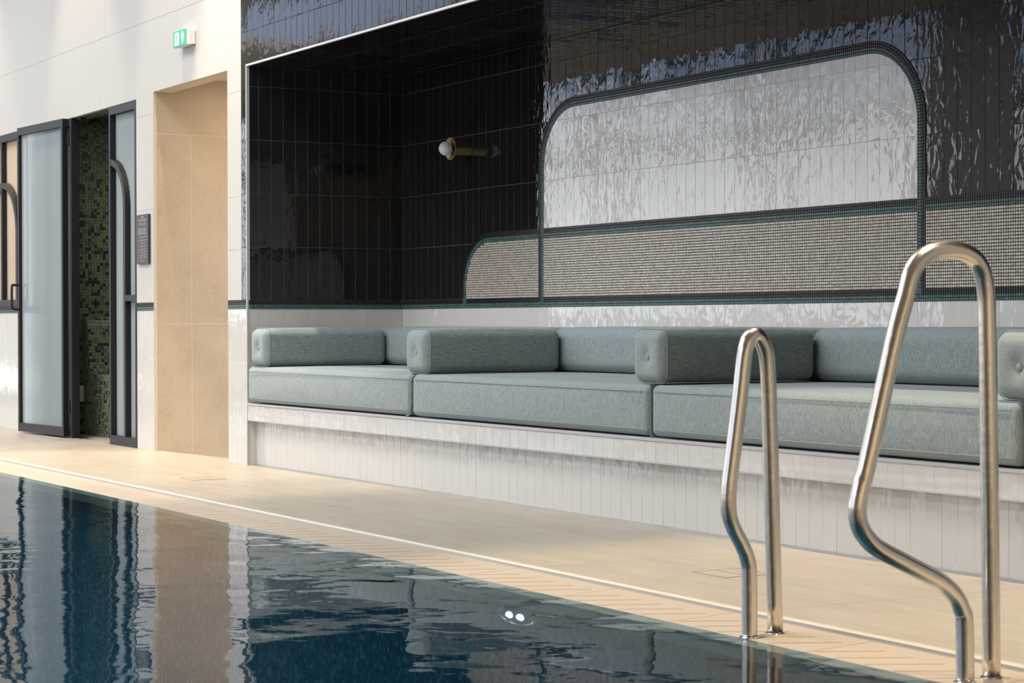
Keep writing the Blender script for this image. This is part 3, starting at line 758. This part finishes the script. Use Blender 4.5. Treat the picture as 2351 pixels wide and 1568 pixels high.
for i, (x0, x1) in enumerate(armx):
    w = x1-x0; ry = (0, .0, .0, 0)[i]
    root = empty('bolster', ((x0+x1)/2, .000+AD/2, ZC1+.002)); tag(root, 'grey-green '+arm_lab[i], 'cushion', 'bolsters laid from front to back')
    o = make_part_bm('cover', cushion_bm(w, AD, AH, .040, (.006, .004, .006), (0, -.003, .016, .030)), M_fab_y, root); o.location = (0, 0, AH/2)
    s_ = seam_loop(w+.004, AH+.004, .042, -AD/2+.026, .0018).build('seam', M_seam, root); s_.location = (0, 0, AH/2)
    bb = MB(); bb.lathe((0, 0, 0), (0, -1, 0), [(0, -.004), (.016, -.004), (.0175, .001), (.014, .005), (.007, .0072), (0, .0078)], 20)
    s_ = bb.build('button', M_fab_z, root, smooth=True); s_.location = (0, -AD/2+.010, AH/2-.003)
    root.rotation_euler = (0, 0, (0, .0, -.015, 0)[i]); root.location.z += (0, 0, .003, 0)[i]
back_lab = ['left end, in the niche corner', 'second from the left, between two end-on bolsters', 'third from the left, behind the grab rails', 'right edge of the picture']
for i, (x0, x1) in enumerate(seatx):
    w = x1-x0-.004; d, h = .205, .212
    root = empty('back_bolster', ((x0+x1)/2, .757+d/2, ZC1+.003)); tag(root, 'long blue-grey back bolster against the wall, '+back_lab[i], 'cushion', 'back bolsters along the wall')
    o = make_part_bm('cover', cushion_bm(w, d, h, .055, (.002, .004, .006)), M_fab_z, root); o.location = (0, 0, h/2)
    for sx_ in (-1, 1):
        bb = MB(); bb.lathe((0, 0, 0), (sx_, 0, 0), [(0, -.004), (.016, -.004), (.0175, .001), (.014, .005), (0, .0078)], 16)
        s_ = bb.build('button', M_fab_z, root, smooth=True); s_.location = (sx_*(w/2-.003), 0, h/2)

# ------------------------------------------------------------------ wall lamp
lx, lz = -9.957, 1.7525
root = empty('wall_lamp', (lx, NB, lz)); tag(root, 'brass wall lamp with a white globe on the black tiles', 'lamp')
yb_ = NB-.0
def lp(o): o.location = (0, 0, 0); return o
b = MB(); b.lathe((0, -.0003, 0), (0, -1, 0), [(0, 0), (.0345, 0), (.0345, .104), (0, .104)], 36); b.build('stem', M_brass, root, smooth=True)
b = MB(); b.lathe((0, -.104, 0), (0, -1, 0), [(0, 0), (.030, .000), (.048, .003), (.060, .010), (.0625, .013), (.060, .0135), (.046, .006), (.028, .003), (0, .003)], 40); b.build('dish', M_brass, root, smooth=True)
b = MB(); b.lathe((0, -.107, 0), (0, -1, 0), [(.0, 0)]+[(.0395*math.sin(t*PI/16), .036-.0395*math.cos(t*PI/16)) for t in range(1, 17)], 32); b.build('globe', M_opal, root, smooth=True)
# small end cap where three joints meet in the niche corner
# ------------------------------------------------------------------ emergency exit sign
sx0, sx1, sz0, sz1, sd = -11.797, -11.572, 2.457, 2.556, .058
root = empty('exit_sign', ((sx0+sx1)/2, 0, (sz0+sz1)/2)); tag(root, 'green and white emergency exit sign on the white wall above the passage', 'sign')
def E_(bb, name, m, **k):
    o = bb.build(name, m, root, **k); o.location = (-root.location.x, 0, -root.location.z); return o
b = MB(); b.bevbox(sx0+.004, sx1-.0, -sd*.5, -.001, sz0+.004, sz1-.012, .003); E_(b, 'mount', M_sign_h)
b = MB(); b.bevbox(sx0, sx1, -sd+.002, -sd*.5, sz0-.000, sz1, .003); E_(b, 'housing', M_sign_h)
b = MB(); b.box(sx0+.002, sx1-.003, -sd-.001, -sd+.002, sz0+.003, sz1-.003); E_(b, 'green_face', M_sign_g)
b = MB(); W_ = sx1-sx0; cx = sx0+W_*.70; cz_ = (sz0+sz1)/2
yy = (-sd-.0016, -sd-.0008)
b.prism([(cx-.010, sz1-.014), (cx+.010, sz1-.014), (cx+.010, cz_+.008), (cx+.022, cz_+.022), (cx+.028, cz_+.010), (cx, sz0+.010), (cx-.028, cz_+.010), (cx-.022, cz_+.022), (cx-.010, cz_+.008)], yy[0], yy[1])
E_(b, 'arrow', M_sign_w)
dx0, dx1 = sx0+W_*.13, sx0+W_*.44
b = MB(); b.box(dx0, dx1, yy[0], yy[1], sz0+.010, sz1-.014); E_(b, 'doorway_symbol', M_sign_w)
b = MB(); mx_ = (dx0+dx1)/2; yy2 = (-sd-.0024, -sd-.0016)
def limb(p, q, r):
    p, q = np.array(p), np.array(q); d = q-p; n_ = np.array([-d[1], d[0]])/np.linalg.norm(d)*r
    b.prism([tuple(p-n_), tuple(q-n_), tuple(q+n_), tuple(p+n_)], *yy2)
b.prism([(mx_+.006+.0055*math.cos(a*PI/5), sz1-.024+.0055*math.sin(a*PI/5)) for a in range(10)], *yy2)
limb((mx_+.002, sz1-.031), (mx_-.003, cz_-.004), .0055); limb((mx_+.002, sz1-.033), (mx_+.016, cz_+.004), .0025); limb((mx_+.002, sz1-.033), (mx_-.014, cz_+.006), .0025)
limb((mx_-.003, cz_-.004), (mx_+.010, cz_-.012), .0035); limb((mx_+.010, cz_-.012), (mx_+.008, sz0+.014), .003); limb((mx_-.003, cz_-.004), (mx_-.012, cz_-.020), .0035); limb((mx_-.012, cz_-.020), (mx_-.024, cz_-.022), .003)
E_(b, 'running_figure', M_sign_g)

# ------------------------------------------------------------------ notice plaque
qx0, qx1, qz0, qz1 = -12.588, -12.372, 1.177, 1.490
root = empty('notice_plaque', ((qx0+qx1)/2, 0, (qz0+qz1)/2)); tag(root, 'narrow black notice plaque with small white text between door and passage', 'plaque')
b = MB(); b.bevbox(qx0, qx1, -.016, -.0005, qz0, qz1, .001); E_(b, 'plate', M_plaque)
cx = (qx0+qx1)/2
def lines(rows, m, nm):
    b = MB(); rs = random.Random(3)
    for (z, a, c, hh) in rows: b.box(cx+a, cx+c, -.0166, -.016, qz1-z-hh/2, qz1-z+hh/2)
    E_(b, nm, m)['kind'] = 'stuff'
rows = []; rs = random.Random(5)
for z in (.055, .059, .064, .068): rows.append((z, -.055-rs.random()*.015, .055+rs.random()*.015, .0022))
for i in range(12):
    z = .086+.0036*i; rows.append((z, -.065-rs.random()*.03, -.004, .0022)); rows.append((z, .006, .06+rs.random()*.035, .0022))
for k_, z in enumerate((.139, .160, .180, .198, .218, .236, .254, .270)):
    for q in range(2 if k_ in (2, 5) else 3):
        rows.append((z+.004*q, -.045-rs.random()*.04, -.012, .0020)); rows.append((z+.004*q-.002, .012, .05+rs.random()*.045, .0020))
for z in (.290, .294): rows.append((z, -.05, .05, .002))
rows.append((.306, -.010, .010, .003))
lines(rows, M_print, 'printed_text')
rows = [(.032, -.085, .085, .0035), (.040, -.065, .065, .0025)]+[(z, -.0025, .0025, .014) for z in (.146, .166, .184, .202, .222, .240, .258)]
lines(rows, M_gold, 'printed_heading')
b = MB(); zz = qz1-.014
b.prism([(cx-.018, zz-.006), (cx-.010, zz+.002), (cx-.004, zz-.001), (cx+.003, zz+.007), (cx+.012, zz+.003), (cx+.020, zz-.004), (cx+.014, zz-.007), (cx-.010, zz-.009)], -.0166, -.016)
E_(b, 'emblem', M_gold)

# ------------------------------------------------------------------ glazed door, sidelights and window
def flute_sheet(x0, x1, z0, z1, y, pitch=.0135, amp=.0042, nper=6):
    n = int((x1-x0)/pitch)*nper; v, f = [], []
    for i in range(n+1):
        x = x0+(x1-x0)*i/n; yy_ = y-amp*abs(math.sin(PI*i/nper))
        v += [(x, yy_, z0), (x, yy_, z1)]
    for i in range(n): f.append((2*i, 2*i+2, 2*i+3, 2*i+1))
    b = MB(); b.v = v; b.f = f; b.m = [1 if (i % nper) in (0, nper-1) else 0 for i in range(n)]; return b
def frame4(b, x0, x1, z0, z1, y0, y1, wl, wr, wb, wt):
    b.box(x0, x0+wl, y0, y1, z0, z1); b.box(x1-wr, x1, y0, y1, z0, z1); b.box(x0+wl, x1-wr, y0, y1, z0, z0+wb); b.box(x0+wl, x1-wr, y0, y1, z1-wt, z1)
# right sidelight
fx0, fx1 = -13.175, DX1-.002
root = empty('window_1', (fx0, 0, 0)); struct(root, 'tall narrow black framed sidelight of fluted glass right of the door opening')
def C_(bb, name, m, r, **k):
    o = bb.build(name, m, r, **k); o.location = (-r.location.x, -r.location.y, -r.location.z); return o
b = MB(); frame4(b, fx0, fx1, .002, ZDH, -.002, .052, .028, .028, .06, .055); C_(b, 'frame', M_metal_b, root)
R0 = .315; zc_ = 1.887-R0
ol = [(fx0+R0*math.sin(a*PI/24), zc_+R0*math.cos(a*PI/24)) for a in range(13)]+[(fx0+R0, .062)]
il = [(fx0+(R0-.042)*math.sin(a*PI/24), zc_+(R0-.042)*math.cos(a*PI/24)) for a in range(13)]+[(fx0+R0-.034, .062)]
ol[0] = (fx0+.028, ol[1][1]+.003); il[0] = (fx0+.028, il[1][1]+.003)
b = MB(); b.ring(ol, il, .0, .045); C_(b, 'arched_mullion', M_metal_b, root)
b = MB(); b.box(fx0+R0, fx1-.028, .0, .045, .945, .985); C_(b, 'crossbar', M_metal_b, root)
C_(flute_sheet(fx0+.028, fx1-.028, .062, ZDH-.055, .040), 'glass', [M_flute, M_flute_shade], root)
# left sidelight
gx0, gx1 = DX0+.002, -13.985
root = empty('window_2', (gx0, 0, 0)); struct(root, 'black framed sidelight hidden behind the opened door leaf')
b = MB(); frame4(b, gx0, gx1, .002, ZDH, -.002, .052, .028, .028, .06, .055); b.box(gx1-.004, gx1+.004, .0, .052, .002, ZDH); C_(b, 'frame', M_metal_b, root)
C_(flute_sheet(gx0+.028, gx1-.028, .062, ZDH-.055, .038), 'glass', [M_flute, M_flute_shade], root)
b = MB(); b.box(gx1, gx1+.10, .02, .05, .0, .006); b.box(gx1, gx1+.12, .03, .07, ZDH-.014, ZDH-.006); C_(b, 'pivot_plate', M_metal_b, root)
# left window over the dado
root = empty('window_3', (WX0, 0, ZW0)); struct(root, 'black framed fluted window above the white dado at the left edge')
b = MB(); frame4(b, WX0, WX1, ZW0-.012, ZW1, -.002, .052, .03, .03, .05, .055); xm = -15.745; b.box(xm-.02, xm+.02, -.001, .050, ZW0+.035, ZW1-.055); C_(b, 'frame', M_metal_b, root)
R1 = .40
ol = [(xm+.02+R1*math.sin(a*PI/24), 1.885-R1+R1*math.cos(a*PI/24)) for a in range(13)]+[(xm+.02+R1, ZW0+.037)]
il = [(xm+.02+(R1-.045)*math.sin(a*PI/24), 1.885-R1+(R1-.045)*math.cos(a*PI/24)) for a in range(13)]+[(xm+.02+R1-.045, ZW0+.037)]
b = MB(); b.ring(ol, il, 0, .045)
ol2 = [(2*xm-p[0], p[1]) for p in ol]; il2 = [(2*xm-p[0], p[1]) for p in il]; b.ring(ol2, il2, 0, .045); C_(b, 'arched_mullion', M_metal_b, root)
C_(flute_sheet(WX0+.03, WX1-.03, ZW0+.03, ZW1-.05, .040), 'glass', [M_flute_w, M_flute_w], root)
# door leaf, folded back against the wall
hx, hy = -14.062, -.040
root = empty('door_1', (hx, hy, .012)); struct(root, 'open black framed door leaf of fluted glass folded back to the wall')
LW, LH, LT = .870, 2.222, .040
b = MB(); frame4(b, -LW, 0, 0, LH, 0, LT, .030, .032, .062, .055); b.build('frame', M_metal_b, root)
g_ = flute_sheet(-LW+.030, -.032, .062, LH-.055, .026); g_.build('glass', [M_flute, M_flute_shade], root)
for sgn in (-1, 1):
    y_ = -.050 if sgn < 0 else LT+.030; yb2 = 0 if sgn < 0 else LT
    b = MB(); pts = [(-LW+.017, yb2, 1.083-.012), (-LW+.017, y_*.7 if sgn < 0 else yb2+.02, 1.083-.012), (-LW+.017, y_, 1.060), (-LW+.017, y_, .92), (-LW+.017, y_*.7 if sgn < 0 else yb2+.02, .895), (-LW+.017, yb2, .895)]
    b.tube(catmull(pts, 4), .0095, 10); b.build('handle', M_metal_b, root, smooth=True)
for zz in (.16, 2.03):
    b = MB(); b.cyl((.008, LT, zz), (0, 0, 1), .008, .008, .09, 14); b.box(0, .03, LT-.004, LT, zz+.01, zz+.08); b.build('hinge', M_metal_b, root)
b = MB()
for zz in (.03, .6, 1.2, 1.9): b.cyl((-.015, -.001, zz), (0, 1, 0), .004, .004, .002, 10); b.cyl((-LW+.014, -.001, zz), (0, 1, 0), .004, .004, .002, 10)
b.build('screw', M_dark, root)
root.rotation_euler = (0, 0, math.radians(4.7))

# ------------------------------------------------------------------ steam room behind the door
SXW, SYB = -14.52, 2.2
b = MB(); b.box(SXW-.1, SXW-.004, .20, SYB, -.05, 2.5); b.box(SXW-.1, -12.75, SYB, SYB+.1, -.05, 2.5); b.box(-12.80, -12.66, .26, SYB, -.05, 2.5)
b.box(SXW-.1, -12.66, .135, SYB, 2.30, 2.4); b.box(DX0, DX1, .131, .135, ZDH, 2.31); b.box(DX0-.1, DX0+.06, .14, .2, 0, 2.3)
ws = struct(b.build('wall_steam_room', M_sgrout), 'green mosaic walls of the steam room')
b = MB(); b.box(SXW, -12.75, .12, SYB, -.05, 0); struct(b.build('floor', M_floor), 'steam room floor')
PS = .0218; TSS = .0198
rs = random.Random(11)
def pick():
    q = rs.random(); return 0 if q < .54 else (1 if q < .78 else 2)
sm = MB(); pls = lambda y, z, t: (SXW-.004+t, y, z)
for i in range(int(1.7/PS)):
    for j in range(int(2.29/PS)):
        y_, z_ = .205+(i+.5)*PS, (j+.5)*PS; tess(sm, y_, z_, TSS, TSS, 0, pick(), pls, .003, .001)
pld = lambda x, y, t: (x, y, ZDH-.0003-t)
for i in range(int(1.9/PS)):
    for j in range(5): tess(sm, DX0+.02+(i+.5)*PS, .02+(j+.5)*PS, TSS, TSS, 0, pick(), pld, .002, .001)
o = sm.build('mosaic_field', M_sgreen, ws); o['kind'] = 'stuff'
# mosaic bench with curved back
yb0 = .245
prof = [(SXW+.001, 0), (-13.72, 0), (-13.72, .235), (-13.66, .25), (-13.655, .43), (-14.29, .437), (-14.325, .452), (-14.345, .50), (-14.375, .66), (-14.40, .78), (-14.425, .825), (-14.46, .845), (SXW+.001, .85)]
sb_ = MB(); sb_.prism(prof, yb0, SYB-.01)
sbo = sb_.build('steam_bench', M_sgrout); tag(sbo, 'green mosaic steam room bench with curved back, seen through the door', 'bench')
def inpoly(p, poly):
    c = False
    for i in range(len(poly)):
        a, b_ = poly[i], poly[i-1]
        if (a[1] > p[1]) != (b_[1] > p[1]) and p[0] < (b_[0]-a[0])*(p[1]-a[1])/(b_[1]-a[1])+a[0]: c = not c
    return c
sm = MB(); ple = lambda x, z, t: (x, yb0-t, z)
for i in range(42):
    for j in range(40):
        x_, z_ = SXW+.002+(i+.5)*PS, (j+.5)*PS
        if all(inpoly((x_+a, z_+c), prof) for a in (-.009, .009) for c in (-.009, .009)): tess(sm, x_, z_, TSS, TSS, 0, pick(), ple, .003, .001)
# along the profile (seat, back, front)
for (p, q) in zip(prof[1:-1], prof[2:]):
    d = math.hypot(q[0]-p[0], q[1]-p[1]); n_ = max(1, round(d/PS)); tx, tz = (q[0]-p[0])/d, (q[1]-p[1])/d; nx_, nz_ = tz, -tx
    for k_ in range(n_):
        cx_, cz2 = p[0]+tx*d*(k_+.5)/n_, p[1]+tz*d*(k_+.5)/n_
        for i in range(70):
            tess(sm, yb0+(i+.5)*PS, 0, TSS, min(TSS, d/n_-.002), 0, pick(), lambda y, s_, t, cx_=cx_, cz2=cz2, tx=tx, tz=tz, nx_=nx_, nz_=nz_: (cx_+tx*s_+nx_*t, y, cz2+tz*s_+nz_*t), .003, .001)
o = sm.build('mosaic_field', M_sgreen, sbo); o['kind'] = 'stuff'
b = MB(); b.bevbox(SXW+.0, SXW+.045, .150, .240, .235, .352, .002)
tag(b.build('wall_box', mat('grey_plate', (.74, .74, .74), .5)), 'small light grey box low on the steam room wall', 'box')
area('steam_lamp', (-13.6, 1.0, 2.26), .4, .6, (0, 0, 0), 6, (.95, 1, .85))
# warm room behind the left window
b = MB(); b.box(-18, -14.66, 1.3, 1.4, 0, 3); b.box(-18.1, -18, .2, 1.4, 0, 3); b.box(-14.70, -14.66, .2, 1.3, 0, 3); b.box(-18, -14.66, .2, 1.4, 2.7, 2.8)
struct(b.build('wall_inner', mat('warm_wall', (.62, .48, .33), .8)), 'warm beige wall of the room behind the left window')
area('inner_lamp', (-16, .75, 2.65), 1.8, .5, (0, 0, 0), 30, (1, .80, .55))

# ------------------------------------------------------------------ grab rails
r1 = [(-1.194, .001), (-1.207, .416), (-1.214, .619), (-1.219, .696), (-1.229, .736), (-1.251, .766), (-1.274, .760), (-1.286, .736), (-1.294, .697), (-1.304, .62), (-1.319, .518), (-1.334, .421), (-1.340, .377), (-1.342, .333), (-1.338, .302), (-1.326, .272), (-1.307, .241), (-1.290, .21), (-1.280, .18), (-1.277, .149), (-1.276, .008), (-1.276, -.002)]
r2 = [(-1.176, .001), (-1.179, .234), (-1.183, .464), (-1.186, .644), (-1.189, .785), (-1.191, .850), (-1.197, .890), (-1.208, .920), (-1.229, .943), (-1.264, .957), (-1.310, .960), (-1.356, .952), (-1.389, .934), (-1.411, .903), (-1.427, .854), (-1.451, .786), (-1.49, .65), (-1.538, .481), (-1.550, .448), (-1.558, .419), (-1.562, .39), (-1.557, .36), (-1.539, .333), (-1.506, .306), (-1.431, .27), (-1.354, .234), (-1.315, .213), (-1.283, .185), (-1.265, .154), (-1.257, .126), (-1.255, .01), (-1.255, -.004)]
for pts, X, lab in ((r1, -4.29, 'smaller brushed steel grab rail, left of the pair at the pool edge'), (r2, -3.505, 'taller brushed steel grab rail nearest the camera at the pool edge')):
    root = empty('grab_rail', (X, -1.19, 0)); tag(root, lab, 'handrail', 'steel grab rails of the pool ladder')
    b = MB(); b.tube([(0, p.x+1.19, p.y) for p in catmull([(a, c, 0) for a, c in pts], 6)], .0205, 24)
    o = b.build('tube', M_steel, root); o.data.polygons.foreach_set('use_smooth', [True]*len(o.data.polygons))
    for a in (pts[0][0], pts[-1][0]):
        zb = zc(a); b = MB(); b.lathe((0, a+1.19, zb-.001), (0, 0, 1), [(.0206, .0), (.0265, .0), (.0265, .003), (.024, .005), (.0206, .0055)], 28); b.build('collar', M_chrome, root, smooth=True)

# ------------------------------------------------------------------ floor access covers
for (x0, x1, y0_, y1_, lab) in ((-5.440, -5.258, -.662, -.478, 'square floor access cover behind the smaller grab rail'), (-10.09, -9.905, -.662, -.478, 'square floor access cover in front of the passage')):
    root = empty('floor_cover', ((x0+x1)/2, (y0_+y1_)/2, 0)); tag(root, lab, 'floor cover', 'square access covers in the deck')
    w, d = (x1-x0)/2, (y1_-y0_)/2
    b = MB(); b.ring([(-w, -d), (w, -d), (w, d), (-w, d)], [(-w+.004, -d+.004), (w-.004, -d+.004), (w-.004, d-.004), (-w+.004, d-.004)], -.002, .0012, 'z', closed=True)
    b.build('frame', M_groove, root)
    b = MB(); b.box(-w+.004, w-.004, -d+.004, d-.004, -.002, .0008); b.build('cover', M_floor, root)
b = MB(); b.box(-37, 6, -.5735, -.5690, -.001, .0008); struct(b.build('trim_6', mat('joint_strip', (.40, .39, .38), .35)), 'thin grey expansion joint along the deck')

# ------------------------------------------------------------------ pool light on the far pool wall
root = empty('pool_light', (-5.40, YW-.02, -.088)); tag(root, 'oval underwater lamp in the pool wall left of the grab rails', 'lamp')
def oval(prof, sx_, sz_):
    b = MB(); b.lathe((0, 0, 0), (0, -1, 0), prof, 36); b.v = [(x*sx_, y, z*sz_) for x, y, z in b.v]; return b
oval([(1.0, 0), (1.0, .010), (.90, .014), (.80, .010)], .125, .027).build('bezel', M_steel, root, smooth=True)
oval([(.80, .009), (.45, .014), (0, .016)], .125, .027).build('lens', mat('pool_lamp_glass', (.20, .34, .40), .1), root, smooth=True)
for dx in (-.035, .03):
    o = oval([(1, .012), (.7, .019), (0, .021)], .026, .011).build('diode', mat('pool_lamp_diode', (.8, .9, 1), .2, emit=(.85, .93, 1), es=4), root, smooth=True); o.location = (dx, 0, 0)

# ------------------------------------------------------------------ downlight fittings
for i, (x, y, e) in enumerate(DOWN):
    root = empty('downlight', (x, y, CEIL)); tag(root, 'small round recessed downlight in the high ceiling', 'lamp', 'ceiling downlights over the deck')
    b = MB(); b.lathe((0, 0, 0), (0, 0, -1), [(.055, 0), (.055, .006), (.040, .006), (.038, .0)], 24); b.build('ring', M_sign_h, root)
    b = MB(); b.cyl((0, 0, -.002), (0, 0, 1), .036, .036, .001, 20); b.build('lens', M_lamp_on, root)
